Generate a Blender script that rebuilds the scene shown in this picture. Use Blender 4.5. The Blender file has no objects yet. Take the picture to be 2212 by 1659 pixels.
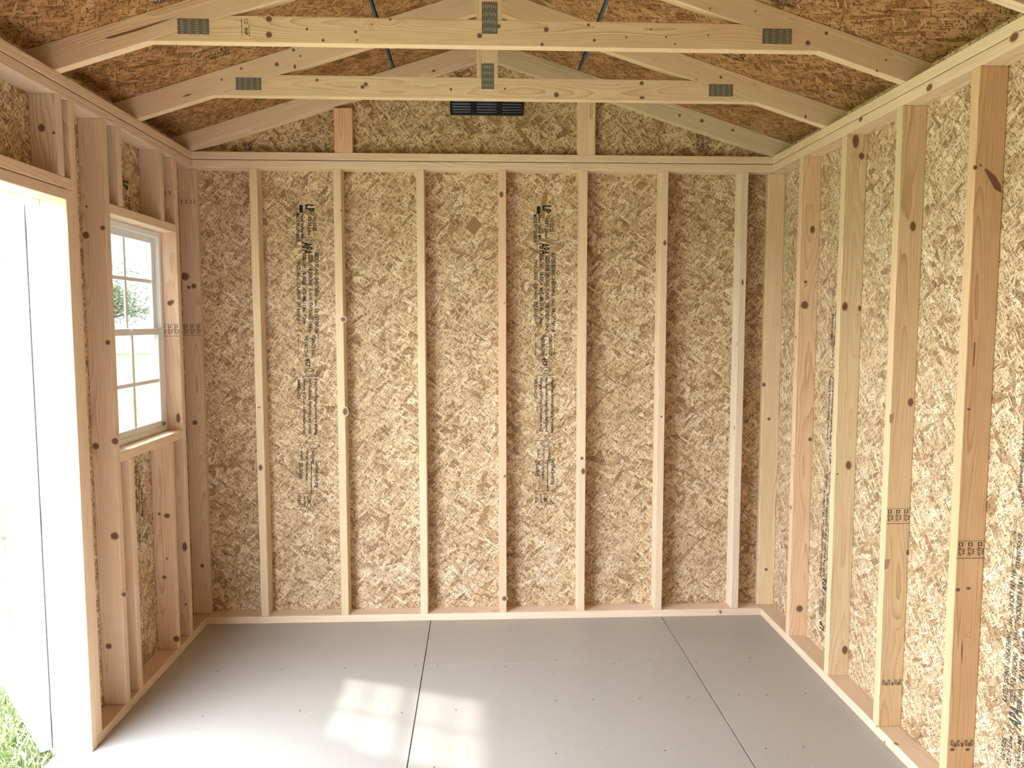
import bpy, bmesh, math, random
from mathutils import Vector, Matrix

random.seed(7)
U = 0.0254                      # every length below is in inches, U turns it into metres
SC = bpy.context.scene
COL = SC.collection

# ------------------------------------------------------------------ camera
W, H = 113.0, 93.25             # clear width between side walls, top of the wall plates
FPX = 1631.05                   # focal length in pixels of the 2212 px wide frame
yaw, pit, rol = 0.0431, -0.0811, -0.0004
fwd = Vector((math.sin(yaw)*math.cos(pit), math.cos(yaw)*math.cos(pit), math.sin(pit)))
rgt = Vector((math.cos(yaw), -math.sin(yaw), 0)); upv = rgt.cross(fwd)
r2 = rgt*math.cos(rol)+upv*math.sin(rol); u2 = upv*math.cos(rol)-rgt*math.sin(rol)
CP = Vector((54.889, -150.005, 60.546))
cd = bpy.data.cameras.new('camera'); cam = bpy.data.objects.new('camera', cd); COL.objects.link(cam)
cd.sensor_width = 36.0; cd.sensor_fit = 'HORIZONTAL'; cd.lens = FPX*36.0/2212.0
cd.clip_start = 0.02; cd.clip_end = 500
cam.matrix_world = Matrix(((r2.x, u2.x, -fwd.x, CP.x*U), (r2.y, u2.y, -fwd.y, CP.y*U), (r2.z, u2.z, -fwd.z, CP.z*U), (0, 0, 0, 1)))
SC.camera = cam

# ------------------------------------------------------------------ sky, sun, exposure
wd = bpy.data.worlds.new('sky'); SC.world = wd; wd.use_nodes = True
bg = wd.node_tree.nodes['Background']
bg.inputs['Color'].default_value = (0.85, 0.925, 1.0, 1); bg.inputs['Strength'].default_value = 9.3
sd = bpy.data.lights.new('sun', 'SUN'); sd.energy = 13.0; sd.angle = math.radians(2.0); sd.color = (1.0, 0.95, 0.90)
sun = bpy.data.objects.new('sun', sd); COL.objects.link(sun)
sun.rotation_euler = Vector((0.79, -0.30, -1.0)).to_track_quat('-Z', 'Y').to_euler()
sun.location = (-6, 3, 9)
vs = SC.view_settings
vs.view_transform = 'Standard'; vs.look = 'None'; vs.exposure = 1.0; vs.gamma = 1.0; vs.use_curve_mapping = False
SC.cycles.use_denoising = True
SC.cycles.use_adaptive_sampling = True; SC.cycles.adaptive_threshold = 0.06; SC.cycles.adaptive_min_samples = 16
SC.cycles.max_bounces = 8; SC.cycles.diffuse_bounces = 5; SC.cycles.glossy_bounces = 2; SC.cycles.transparent_max_bounces = 16
SC.cycles.sample_clamp_indirect = 12.0

# ------------------------------------------------------------------ node helpers
class NT:
    def __init__(s, name):
        s.m = bpy.data.materials.new(name); s.m.use_nodes = True; s.t = s.m.node_tree
        s.b = s.t.nodes['Principled BSDF']; s.out = s.t.nodes['Material Output']
    def n(s, typ, **kw):
        x = s.t.nodes.new(typ)
        for k, v in kw.items(): setattr(x, k, v)
        return x
    def put(s, sock, v):
        if hasattr(v, 'is_linked') or isinstance(v, bpy.types.NodeSocket): s.t.links.new(v, sock)
        elif isinstance(v, (tuple, list)) and len(v) == 3 and sock.type == 'RGBA': sock.default_value = (*v, 1)
        else: sock.default_value = v
    def math(s, op, a, b=None, c=None, clamp=False):
        x = s.n('ShaderNodeMath', operation=op, use_clamp=clamp)
        for i, v in enumerate((a, b, c)):
            if v is not None: s.put(x.inputs[i], v)
        return x.outputs[0]
    def vmath(s, op, a, b=None):
        x = s.n('ShaderNodeVectorMath', operation=op); s.put(x.inputs[0], a)
        if b is not None: s.put(x.inputs[3] if op == 'SCALE' else x.inputs[1], b)
        return x.outputs['Value'] if op in ('LENGTH', 'DOT_PRODUCT') else x.outputs[0]
    def mix(s, f, a, b, bt='MIX'):
        x = s.n('ShaderNodeMix', data_type='RGBA', blend_type=bt)
        s.put(x.inputs[0], f); s.put(x.inputs[6], a); s.put(x.inputs[7], b); return x.outputs[2]
    def ramp(s, f, stops, interp='LINEAR'):
        x = s.n('ShaderNodeValToRGB'); cr = x.color_ramp; cr.interpolation = interp
        while len(cr.elements) < len(stops): cr.elements.new(0.5)
        for e, (p, c) in zip(cr.elements, stops): e.position = p; e.color = (*c, 1)
        s.put(x.inputs[0], f); return x.outputs[0]
    def mapping(s, v, scale=(1, 1, 1), rot=0.0, loc=(0, 0, 0)):
        x = s.n('ShaderNodeMapping'); s.put(x.inputs[0], v)
        x.inputs['Scale'].default_value = scale; x.inputs['Rotation'].default_value = (0, 0, rot); x.inputs['Location'].default_value = loc
        return x.outputs[0]
    def noise(s, v, scale, detail=2.0, rough=0.5, out=0, dim='3D'):
        x = s.n('ShaderNodeTexNoise', noise_dimensions=dim); s.put(x.inputs['Vector'], v)
        x.inputs['Scale'].default_value = scale; x.inputs['Detail'].default_value = detail; x.inputs['Roughness'].default_value = rough
        return x.outputs[out]
    def bump(s, h, strength, dist):
        x = s.n('ShaderNodeBump'); x.inputs['Strength'].default_value = strength; x.inputs['Distance'].default_value = dist
        s.put(x.inputs['Height'], h); s.t.links.new(x.outputs[0], s.b.inputs['Normal'])

def plain(name, col, rough=0.6, metal=0.0, spec=0.5):
    k = NT(name); k.b.inputs['Base Color'].default_value = (*col, 1); k.b.inputs['Roughness'].default_value = rough
    k.b.inputs['Metallic'].default_value = metal; k.b.inputs['Specular IOR Level'].default_value = spec
    tc = k.n('ShaderNodeTexCoord'); nz = k.noise(tc.outputs['Object'], 60.0, 3.0)
    c = k.mix(nz, tuple(x*0.9 for x in col), tuple(min(1, x*1.1) for x in col)); k.put(k.b.inputs['Base Color'], c)
    return k.m

def make_wood():
    k = NT('pine_lumber')
    tc = k.n('ShaderNodeTexCoord'); oi = k.n('ShaderNodeObjectInfo')
    P = tc.outputs['Object']
    off = k.n('ShaderNodeCombineXYZ'); rnd = oi.outputs['Random']
    k.put(off.inputs[0], k.math('MULTIPLY', rnd, 37.0)); k.put(off.inputs[1], k.math('MULTIPLY', rnd, 11.3)); k.put(off.inputs[2], k.math('MULTIPLY', rnd, 5.7))
    Q = k.vmath('ADD', P, off.outputs[0])
    def rgb(v):
        x = k.n('ShaderNodeSeparateColor'); k.put(x.inputs[0], v); return x.outputs
    A = rgb(k.noise(k.mapping(Q, (0.95, 5, 5)), 1.6, 1.5, out=1)); B_ = rgb(k.noise(k.mapping(Q, (2.4, 18, 18)), 1.0, 2.0, out=1)); D_ = rgb(k.noise(k.mapping(Q, (7, 260, 260)), 1.0, 2.0, out=1))
    # knots
    kv = k.n('ShaderNodeTexVoronoi', voronoi_dimensions='3D', feature='F1')
    kd = k.noise(Q, 60.0, 1.0, out=1)
    qk = k.vmath('ADD', k.mapping(Q, (11, 17, 10)), k.vmath('SCALE', kd, 0.12)); k.put(kv.inputs['Vector'], qk); kv.inputs['Scale'].default_value = 1.0
    sep = rgb(kv.outputs['Color'])
    rad = k.math('MULTIPLY_ADD', k.math('POWER', sep[0], 2.0), 0.10, 0.05)
    on = k.math('GREATER_THAN', sep[1], 0.80); rad = k.math('MULTIPLY', rad, on)
    d = kv.outputs['Distance']
    kn = k.math('SUBTRACT', 1.0, k.math('DIVIDE', d, k.math('ADD', rad, 0.0001)), clamp=True)      # 1 in the middle of a knot
    halo = k.math('MULTIPLY', k.math('POWER', k.math('SUBTRACT', 1.0, k.math('DIVIDE', d, k.math('MULTIPLY_ADD', rad, 3.6, 0.001)), clamp=True), 1.5), on)
    # growth rings round a pith lying beside the board
    sp = k.n('ShaderNodeSeparateXYZ'); k.put(sp.inputs[0], P)
    y0 = k.math('MULTIPLY_ADD', rnd, 0.10, -0.05)
    z0 = k.math('MULTIPLY_ADD', k.math('FRACT', k.math('MULTIPLY', rnd, 7.31)), 0.07, 0.022)
    yy = k.math('ADD', k.math('SUBTRACT', sp.outputs[1], y0), k.math('MULTIPLY_ADD', A[0], 0.06, -0.03))
    zz = k.math('ADD', k.math('SUBTRACT', sp.outputs[2], z0), k.math('MULTIPLY_ADD', A[1], 0.06, -0.03))
    rr = k.math('SQRT', k.math('ADD', k.math('MULTIPLY', yy, yy), k.math('MULTIPLY', zz, zz)))
    rr = k.math('ADD', rr, k.math('MULTIPLY', halo, 0.014))
    fr = k.math('FRACT', k.math('ADD', k.math('MULTIPLY', rr, 210.0), k.math('MULTIPLY', D_[0], 0.35)))
    late = k.math('POWER', fr, 2.0)
    late = k.math('MULTIPLY', late, k.math('MULTIPLY_ADD', B_[0], 1.5, 0.0))
    c = k.ramp(late, [(0, WOOD[0]), (0.35, WOOD[1]), (1, WOOD[2])])
    c = k.mix(k.ramp(B_[1], [(0.38, (0, 0, 0)), (0.72, (0.6, 0.6, 0.6))]), c, WOOD[3])
    c = k.mix(1.0, c, oi.outputs['Color'], 'MULTIPLY')
    c = k.mix(0.6, c, k.mix(D_[1], (0.70, 0.66, 0.62), (1.2, 1.2, 1.2)), 'MULTIPLY')
    c = k.mix(k.math('MULTIPLY', k.math('POWER', halo, 2.0), 0.6), c, (0.44, 0.27, 0.15))
    kr = k.math('FRACT', k.math('MULTIPLY', kn, 3.2))
    kc = k.mix(kr, (0.15, 0.072, 0.042), (0.27, 0.145, 0.085))
    c = k.mix(k.math('MULTIPLY', k.math('MULTIPLY', kn, 6.0, clamp=True), 0.92), c, kc)
    k.put(k.b.inputs['Base Color'], c); k.b.inputs['Roughness'].default_value = 0.62; k.b.inputs['Specular IOR Level'].default_value = 0.28
    return k.m
WOOD = [(0.80, 0.69, 0.56), (0.75, 0.62, 0.48), (0.50, 0.35, 0.22), (0.715, 0.57, 0.435)]

def make_osb(name, tone=(1, 1, 1), big=1.0, dark=0.0):
    """Pressed strand board: overlapping long flat strands at many angles, each with a tone of its own."""
    k = NT(name)
    tc = k.n('ShaderNodeTexCoord'); oi = k.n('ShaderNodeObjectInfo')
    off = k.n('ShaderNodeCombineXYZ'); k.put(off.inputs[0], k.math('MULTIPLY', oi.outputs['Random'], 31.0)); k.put(off.inputs[1], k.math('MULTIPLY', oi.outputs['Random'], 17.0))
    Q0 = k.vmath('ADD', tc.outputs['Object'], off.outputs[0])
    wob = k.noise(Q0, 24.0/big, 2.0, 0.55, out=1, dim='2D')
    Q = k.vmath('ADD', Q0, k.vmath('SCALE', k.vmath('SUBTRACT', wob, (0.5, 0.5, 0.5)), 0.010*big))
    gs = k.n('ShaderNodeSeparateColor'); k.put(gs.inputs[0], k.noise(Q0, 210.0/big, 2.0, 0.6, out=1, dim='2D'))
    rnd = random.Random(name+'2')
    c = None
    def strands(w, l, a):
        m1 = k.mapping(Q, (1, 1, 1), rot=a, loc=(rnd.uniform(0, 9), rnd.uniform(0, 9), 0)); mp = k.mapping(m1, (1000/w, 1000/l, 1))
        v = k.n('ShaderNodeTexVoronoi', voronoi_dimensions='2D', feature='F1'); k.put(v.inputs['Vector'], mp); v.inputs['Scale'].default_value = 1.0
        s = k.n('ShaderNodeSeparateColor'); k.put(s.inputs[0], v.outputs['Color']); return v, s
    #      width length angle covered share
    lay = [(30, 90, .35, 1.0), (34, 110, -1.05, .45), (22, 95, 1.25, .45), (28, 100, -.2, .36), (16, 75, .75, .34), (13, 60, -.6, .22)]
    for i, (w, l, a, cov) in enumerate(lay):
        v, s = strands(w*big, l*big, a)
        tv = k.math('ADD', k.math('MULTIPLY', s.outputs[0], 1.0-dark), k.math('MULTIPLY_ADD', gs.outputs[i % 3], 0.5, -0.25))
        lc = k.ramp(tv, OSBPAL)
        rim = k.math('MULTIPLY', k.math('SUBTRACT', v.outputs['Distance'], 0.46), 1.0, clamp=True)      # glue line darkens towards a strand's rim
        lc = k.mix(rim, lc, (0.27, 0.165, 0.08))
        c = lc if c is None else k.mix(k.math('LESS_THAN', s.outputs[1], cov), c, lc)
    # slivers and gaps between strands
    for i, (w, l, a, cov, col) in enumerate([(2.6, 22, .8, .12, (0.105, 0.055, 0.027)), (2.2, 15, -.5, .12, (0.12, 0.065, 0.032)), (1.9, 11, 1.4, .10, (0.13, 0.072, 0.035)), (3.4, 7, .1, .07, (0.09, 0.05, 0.025)), (2.6, 26, -1.2, .08, (0.15, 0.084, 0.04)), (5.0, 34, -.7, .05, (0.72, 0.60, 0.43)), (5.0, 40, 1.0, .05, (0.74, 0.62, 0.45))]):
        v, s = strands(w*big, l*big, a)
        on = k.math('MULTIPLY', k.math('LESS_THAN', s.outputs[1], cov), k.math('LESS_THAN', v.outputs['Distance'], 0.46))
        c = k.mix(k.math('MULTIPLY', on, 0.88), c, col)
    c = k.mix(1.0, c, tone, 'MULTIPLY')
    k.put(k.b.inputs['Base Color'], c); k.b.inputs['Roughness'].default_value = 0.6; k.b.inputs['Specular IOR Level'].default_value = 0.25
    pass
    return k.m
OSBPAL = [(0.0, (0.31, 0.195, 0.10)), (0.12, (0.44, 0.305, 0.18)), (0.32, (0.545, 0.40, 0.25)), (0.62, (0.62, 0.475, 0.31)), (0.88, (0.68, 0.545, 0.38)), (1.0, (0.78, 0.67, 0.505))]

def make_knot():
    k = NT('pine_knot'); tc = k.n('ShaderNodeTexCoord'); P = tc.outputs['Object']; oi = k.n('ShaderNodeObjectInfo')
    d = k.math('DIVIDE', k.vmath('LENGTH', k.mapping(P, (1, 1, 0))), U)
    d = k.math('ADD', d, k.math('MULTIPLY_ADD', k.noise(k.vmath('ADD', P, oi.outputs['Location']), 70.0, 2.0), 0.22, -0.11))
    c = k.ramp(d, [(0, (0.08, 0.035, 0.02)), (0.22, (0.23, 0.11, 0.068)), (0.36, (0.14, 0.06, 0.037)), (0.5, (0.23, 0.115, 0.072)), (0.62, (0.14, 0.065, 0.038)), (0.72, (0.47, 0.31, 0.19)), (1.0, (0.68, 0.53, 0.385))])
    k.put(k.b.inputs['Base Color'], c); k.b.inputs['Roughness'].default_value = 0.6; return k.m

def make_floor():
    k = NT('floor_overlay'); tc = k.n('ShaderNodeTexCoord'); P = tc.outputs['Object']
    n1 = k.noise(P, 2.2, 3.0); n2 = k.noise(P, 180.0, 2.0)
    c = k.mix(n1, (0.385, 0.362, 0.337), (0.435, 0.41, 0.385)); c = k.mix(0.35, c, k.mix(n2, (0.72, 0.72, 0.72), (1.2, 1.2, 1.2)), 'MULTIPLY')
    v = k.n('ShaderNodeTexVoronoi', voronoi_dimensions='2D', feature='F1'); k.put(v.inputs['Vector'], P); v.inputs['Scale'].default_value = 11.0
    s = k.n('ShaderNodeSeparateColor'); k.put(s.inputs[0], v.outputs['Color'])
    sp = k.math('MULTIPLY', k.math('LESS_THAN', v.outputs['Distance'], k.math('MULTIPLY', s.outputs[0], 0.032)), k.math('GREATER_THAN', s.outputs[1], 0.55))
    c = k.mix(k.math('MULTIPLY', sp, 0.75), c, (0.68, 0.62, 0.52))
    k.put(k.b.inputs['Base Color'], c); k.b.inputs['Roughness'].default_value = 0.5
    k.put(k.b.inputs['Roughness'], k.math('MULTIPLY_ADD', n1, 0.12, 0.40)); k.bump(n2, 0.05, 0.0005)
    return k.m

def make_glass():
    k = NT('window_glass'); k.t.nodes.remove(k.b)
    tr = k.n('ShaderNodeBsdfTransparent'); tr.inputs[0].default_value = (0.95, 0.97, 0.965, 1)
    gl = k.n('ShaderNodeBsdfGlossy'); gl.inputs['Roughness'].default_value = 0.02
    fz = k.n('ShaderNodeFresnel'); fz.inputs[0].default_value = 1.45
    mx = k.n('ShaderNodeMixShader'); k.put(mx.inputs[0], k.math('MULTIPLY', fz.outputs[0], 0.8)); k.t.links.new(tr.outputs[0], mx.inputs[1]); k.t.links.new(gl.outputs[0], mx.inputs[2])
    k.t.links.new(mx.outputs[0], k.out.inputs[0]); return k.m

def make_leaf(name, a, b, trans=0.3):
    k = NT(name); tc = k.n('ShaderNodeTexCoord'); c = k.mix(k.noise(tc.outputs['Object'], 9.0, 3.0), a, b); k.put(k.b.inputs['Base Color'], c)
    k.b.inputs['Roughness'].default_value = 0.7; return k.m

M = dict(
    wood=make_wood(),
    osb=make_osb('strand_board_wall', (1.06, 1.04, 1.02)),
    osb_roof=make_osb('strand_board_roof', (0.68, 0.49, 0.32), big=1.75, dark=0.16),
    osb_gable=make_osb('strand_board_gable', (0.96, 0.92, 0.84), big=1.3, dark=0.08),
    floor=make_floor(), glass=make_glass(),
    ink=plain('black_print', (0.022, 0.026, 0.030), 0.8, spec=0.1), ink_soft=plain('grey_print', (0.06, 0.06, 0.062), 0.8, spec=0.1),
    vinyl=plain('white_vinyl', (0.78, 0.79, 0.80), 0.35), steel=plain('galvanised_steel', (0.23, 0.225, 0.20), 0.5, 0.6), slot=plain('punched_tooth', (0.62, 0.60, 0.54), 0.45, 0.4),
    vent=plain('black_plastic', (0.018, 0.022, 0.028), 0.32), black=plain('black_iron', (0.015, 0.017, 0.018), 0.5), nail=plain('nail_steel', (0.05, 0.046, 0.042), 0.5, 0.4),
    white=plain('white_paint', (0.80, 0.80, 0.79), 0.55), blue=plain('blue_edge_paint', (0.035, 0.10, 0.15), 0.7), roofing=plain('dark_shingle', (0.07, 0.07, 0.075), 0.9),
    sill=make_osb('pale_strand_board', (1.2, 1.2, 1.25)), grassland=make_leaf('lawn', (0.12, 0.16, 0.07), (0.19, 0.23, 0.11)),
    blade=make_leaf('grass_blade', (0.15, 0.21, 0.09), (0.29, 0.34, 0.17)), foliage=make_leaf('tree_leaf', (0.11, 0.15, 0.08), (0.20, 0.24, 0.14)),
    bark=plain('bark', (0.10, 0.085, 0.07), 0.9), siding=plain('white_siding', (0.72, 0.72, 0.70), 0.6), houseroof=plain('house_roof', (0.30, 0.20, 0.19), 0.8),
    darkglass=plain('dark_pane', (0.05, 0.06, 0.08), 0.1), knot=make_knot(), pitch=plain('resin_streak', (0.22, 0.10, 0.075), 0.6), flake=plain('dark_flake', (0.30, 0.19, 0.09), 0.6), wane=plain('pink_wane', (0.45, 0.25, 0.19), 0.7), road=plain('pale_road', (0.5, 0.49, 0.47), 0.9))

# ------------------------------------------------------------------ object helpers
WM = {}
def add(name, mesh, mat, parent=None, mw=None, tint=None):
    o = bpy.data.objects.new(name, mesh); COL.objects.link(o)
    if mesh is not None and mat is not None: mesh.materials.clear(); mesh.materials.append(M[mat])
    mw = mw or Matrix.Identity(4); WM[o] = mw
    if parent is not None: o.parent = parent; o.matrix_basis = WM[parent].inverted() @ mw
    else: o.matrix_basis = mw
    if tint: o.color = (*tint, 1)
    return o
def root(name, loc, kind=None, label=None, cat=None, group=None):
    o = add(name, None, None, None, Matrix.Translation(Vector(loc)*U)); o.empty_display_size = 0.1
    return tag(o, kind, label, cat, group)
def tag(o, kind=None, label=None, cat=None, group=None):
    if kind: o['kind'] = kind
    if label: o['label'] = label
    if cat: o['category'] = cat
    if group: o['group'] = group
    return o
def mat4(O, X, Y):
    X = Vector(X).normalized(); Y = Vector(Y); Y = (Y - X*Y.dot(X)).normalized(); Z = X.cross(Y); O = Vector(O)*U
    return Matrix(((X.x, Y.x, Z.x, O.x), (X.y, Y.y, Z.y, O.y), (X.z, Y.z, Z.z, O.z), (0, 0, 0, 1)))
def bm_mesh(bm, name, smooth=False):
    me = bpy.data.meshes.new(name); bm.normal_update(); bm.to_mesh(me); bm.free()
    if smooth:
        for p in me.polygons: p.use_smooth = True
    return me
def prism_mesh(name, poly, th, bevel=0.0, seg=2):
    """polygon (inches, local XY) extruded along local Z from -th/2 to th/2"""
    bm = bmesh.new()
    lo = [bm.verts.new((a*U, b*U, -th/2*U)) for a, b in poly]; hi = [bm.verts.new((a*U, b*U, th/2*U)) for a, b in poly]
    n = len(poly); bm.faces.new(list(reversed(lo))); bm.faces.new(hi)
    for i in range(n): bm.faces.new((lo[i], lo[(i+1) % n], hi[(i+1) % n], hi[i]))
    bmesh.ops.recalc_face_normals(bm, faces=bm.faces)
    if bevel: bmesh.ops.bevel(bm, geom=list(bm.edges), offset=bevel*U, segments=seg, profile=0.5, affect='EDGES', clamp_overlap=True)
    return bm_mesh(bm, name)
PAL = [(1.0, 1.0, 1.0), (1.02, 0.99, 0.95), (0.98, 0.93, 0.86), (1.04, 0.95, 0.89), (0.97, 0.97, 0.93), (1.0, 0.96, 0.90)]
def box(name, p0, p1, mat='wood', parent=None, L=None, bevel=None, tint=None):
    """axis-aligned piece; local X runs along its length (axis L), local Z through its thickness"""
    p0, p1 = Vector(p0), Vector(p1); d = p1-p0; c = (p0+p1)/2
    ax = sorted(range(3), key=lambda i: -d[i])
    if L is not None: l = 'xyz'.index(L); ax = [l]+[i for i in ax if i != l]
    E3 = [Vector((1, 0, 0)), Vector((0, 1, 0)), Vector((0, 0, 1))]
    a, b = d[ax[0]]/2, d[ax[1]]/2
    if bevel is None: bevel = 0.11 if mat == 'wood' else 0.0
    me = prism_mesh(name, [(-a, -b), (a, -b), (a, b), (-a, b)], d[ax[2]], bevel)
    if mat == 'wood' and tint is None: tint = random.choice(PAL)
    return add(name, me, mat, parent, mat4(c, E3[ax[0]], E3[ax[1]]), tint)
def poly_piece(name, pts, n0, n1, mat, parent, X, tint=None, bevel=0.0, plane='xz'):
    """polygon given in world x-z (plane xz, thickness y n0..n1) or y-z (plane yz, thickness x n0..n1); local X follows X"""
    if plane == 'xz': P3 = [Vector((a, (n0+n1)/2, b)) for a, b in pts]; N = Vector((0, -1, 0))
    else: P3 = [Vector(((n0+n1)/2, a, b)) for a, b in pts]; N = Vector((1, 0, 0))
    c = sum(P3, Vector())/len(P3); X = Vector(X).normalized(); Y = N.cross(X)
    loc = [((p-c).dot(X), (p-c).dot(Y)) for p in P3]
    return add(name, prism_mesh(name, loc, abs(n1-n0), bevel), mat, parent, mat4(c, X, Y), tint)
def cyl_bm(bm, a, b, r0, r1=None, n=8, cap=True):
    a, b = Vector(a), Vector(b); r1 = r0 if r1 is None else r1
    d = (b-a).normalized(); s = d.orthogonal().normalized(); t = d.cross(s)
    A = [bm.verts.new((a+(s*math.cos(6.2832*i/n)+t*math.sin(6.2832*i/n))*r0)*U) for i in range(n)]
    B = [bm.verts.new((b+(s*math.cos(6.2832*i/n)+t*math.sin(6.2832*i/n))*r1)*U) for i in range(n)]
    for i in range(n): bm.faces.new((A[i], A[(i+1) % n], B[(i+1) % n], B[i]))
    if cap: bm.faces.new(list(reversed(A))); bm.faces.new(B)

# ------------------------------------------------------------------ printed stamps (real lettering, thin ink)
DG = None
def text_bm(bm, body, x, y, h, length=None, squeeze=None):
    """one line of lettering: cap height h, starts at x, baseline y, fitted to a length (inches)"""
    cu = bpy.data.curves.new('lettering', 'FONT'); cu.body = body; cu.size = 1.0; cu.resolution_u = 1; cu.offset = 0.03
    ob = bpy.data.objects.new('lettering', cu); COL.objects.link(ob)
    dg = bpy.context.evaluated_depsgraph_get(); me = bpy.data.meshes.new_from_object(ob.evaluated_get(dg))
    xs = [v.co.x for v in me.vertices]; k = h/0.72
    if xs:
        x0, x1 = min(xs), max(xs); sx = (length/(x1-x0)) if length else k*(squeeze or 0.8)
        vs_ = [bm.verts.new(((x+(v.co.x-x0)*sx)*U, (y+v.co.y*k)*U, 0)) for v in me.vertices]
        for p in me.polygons:
            try: bm.faces.new([vs_[i] for i in p.vertices])
            except ValueError: pass
    bpy.data.objects.remove(ob); bpy.data.curves.remove(cu); bpy.data.meshes.remove(me)
def rect_bm(bm, x0, y0, x1, y1):
    bm.faces.new([bm.verts.new((a*U, b*U, 0)) for a, b in ((x0, y0), (x1, y0), (x1, y1), (x0, y1))])
def line_bm(bm, pts, w):
    for (a, b), (c, d) in zip(pts, pts[1:]):
        v = Vector((c-a, d-b)); n = Vector((-v.y, v.x)).normalized()*w/2
        bm.faces.new([bm.verts.new((p*U, q*U, 0)) for p, q in ((a-n.x, b-n.y), (c-n.x, d-n.y), (c+n.x, d+n.y), (a+n.x, b+n.y))])
def ring_bm(bm, cx, cy, rx, ry, w, n=18):
    line_bm(bm, [(cx+rx*math.cos(6.2832*i/n), cy+ry*math.sin(6.2832*i/n)) for i in range(n+1)], w)
# (text, start, baseline, height, length)
SHEET = [('LP', .35, 1.75, 1.7, 1.5), ('Swan Valley MB', 2.2, .8, .62, 5.0), ('MADE IN CANADA', 2.1, -.1, .68, 5.6), ('05/13/25', 2.8, 3.15, .75, 2.8), ('02:19 Line 1', 2.7, 2.2, .72, 4.2),
    ('APA', 7.75, 1.1, 2.0, 2.4),
    ('RATED SIDING - SHEATHING   16oc   3/8 CAT PRP-108', 9.8, 3.5, .78, 15.9), ('SIZED FOR SPACING   FL-9190   THICKNESS 0.354 in.', 10.2, 2.3, .78, 15.4),
    ('ESR-1301   PR-N124   HUD-MR-1318e   9.5mm', 10.2, 1.1, .78, 13.8), ('CONC-11826-L   CSA-O437/0   EXT BOND/O-1', 11.0, -.05, .72, 12.9),
    ('STRENGTH AXIS', 26.1, 2.95, .68, 4.2), ('THIS DIRECTION', 26.3, 1.45, .68, 4.2), ('457', 30.9, 1.6, 1.0, 1.7),
    ('# Important: Before purchasing or installing,', 34.9, 3.5, .62, 11.6), ('read Application Instructions and Limited', 34.9, 2.3, .62, 11.2), ('Warranty at LPCorp.com/literature or call', 34.9, 1.15, .62, 11.2), ('888-820-0325', 35.2, 0.0, .62, 4.0),
    ('ENGINEERED', 49.6, 2.9, .45, 2.8), ('WOOD', 49.6, 1.7, .5, 2.0), ('SIDING', 49.6, .6, .45, 2.1),
    ('Certified Sourcing', 51.6, 3.55, .8, 5.6), ('WWW.SFIPROGRAM.ORG', 52.0, 1.6, .5, 4.0), ('SFI-00003', 52.1, .2, .9, 3.3),
    ('CCMC', 58.9, 1.95, .8, 2.0), ('EVALUATED', 59.1, 1.2, .4, 1.9), ('11826', 59.1, .1, .6, 1.8)]
def sheet_stamp(parent, O, X, Y, lo=-1, hi=99, mat='ink'):
    bm = bmesh.new()
    inr = lambda a, b: a >= lo and b <= hi
    for t, x, y, h, l in SHEET:
        if inr(x, x+l): text_bm(bm, t, x, y, h, l)
    if inr(.5, 2.1): rect_bm(bm, .5, .5, 2.0, 1.2)
    for s in (7.2, 7.4, 34.35, 34.55):
        if inr(s, s): line_bm(bm, [(s, .5), (s, 4.4)], .07)
    for s in (48.0, 58.6):
        if inr(s, s): line_bm(bm, [(s, -.2), (s-.25, 4.6)], .08)
    if inr(26, 30.4):
        for t in (.25, 4.15):
            line_bm(bm, [(26, t), (30.3, t)], .07); line_bm(bm, [(26.5, t+.22), (26, t), (26.5, t-.22)], .07); line_bm(bm, [(29.8, t+.22), (30.3, t), (29.8, t-.22)], .07)
    if inr(32.5, 34.2): ring_bm(bm, 33.5, 2.4, .65, .95, .1); line_bm(bm, [(33.5, 1.5), (33.5, 3.3)], .1)
    if inr(47.5, 49.4):
        line_bm(bm, [(48.3, 1.2), (48.0, 2.3), (48.3, 3.5), (48.7, 4.6), (49.2, 3.4), (49.4, 2.3), (49.0, 1.5), (48.3, 1.2)], .09); ring_bm(bm, 48.7, 2.5, .4, .6, .08)
    if inr(51.8, 58.4): line_bm(bm, [(51.8, 2.75), (58.4, 2.75)], .14)
    if inr(60.4, 63):
        line_bm(bm, [(61.0, 4.4), (61.2, 3.7), (60.3, 3.5), (61.0, 3.2), (61.3, 2.9), (61.0, 2.6), (62.0, 2.5), (61.8, 2.1), (62.5, 2.0), (62.2, 1.6), (62.7, 1.1), (61.8, 1.0), (62.0, .4), (61.2, .9)], .09)
    return add('printed_stamp', bm_mesh(bm, 'printed_stamp'), mat, parent, mat4(O, X, Y))
def small_stamp(parent, O, X, Y, lines, rects=(), mat='ink'):
    bm = bmesh.new()
    for t, x, y, h, l in lines: text_bm(bm, t, x, y, h, l)
    for r in rects: rect_bm(bm, *r)
    return add('printed_stamp', bm_mesh(bm, 'printed_stamp'), mat, parent, mat4(O, X, Y))
EPS = 0.012
GRADE = [(t, .85, y, .40, 1.05) for y in (.15, 1.35, 2.55) for t in ('KD-HT',)] + [(t, .95, y, .34, .75) for y in (.62, 1.82, 3.02) for t in ('779',)]
GRADE_R = [(.0, 0.0, .05, 3.45), (2.15, 0.0, 2.22, 3.45)] + [(.2, y, .7, y+.12) for y in (.2, .62, 1.4, 1.82, 2.6, 3.02)] + [(.2, y, .28, y+.5) for y in (.2, 1.4, 2.6)] + [(.6, y, .68, y+.5) for y in (.2, 1.4, 2.6)]

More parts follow.
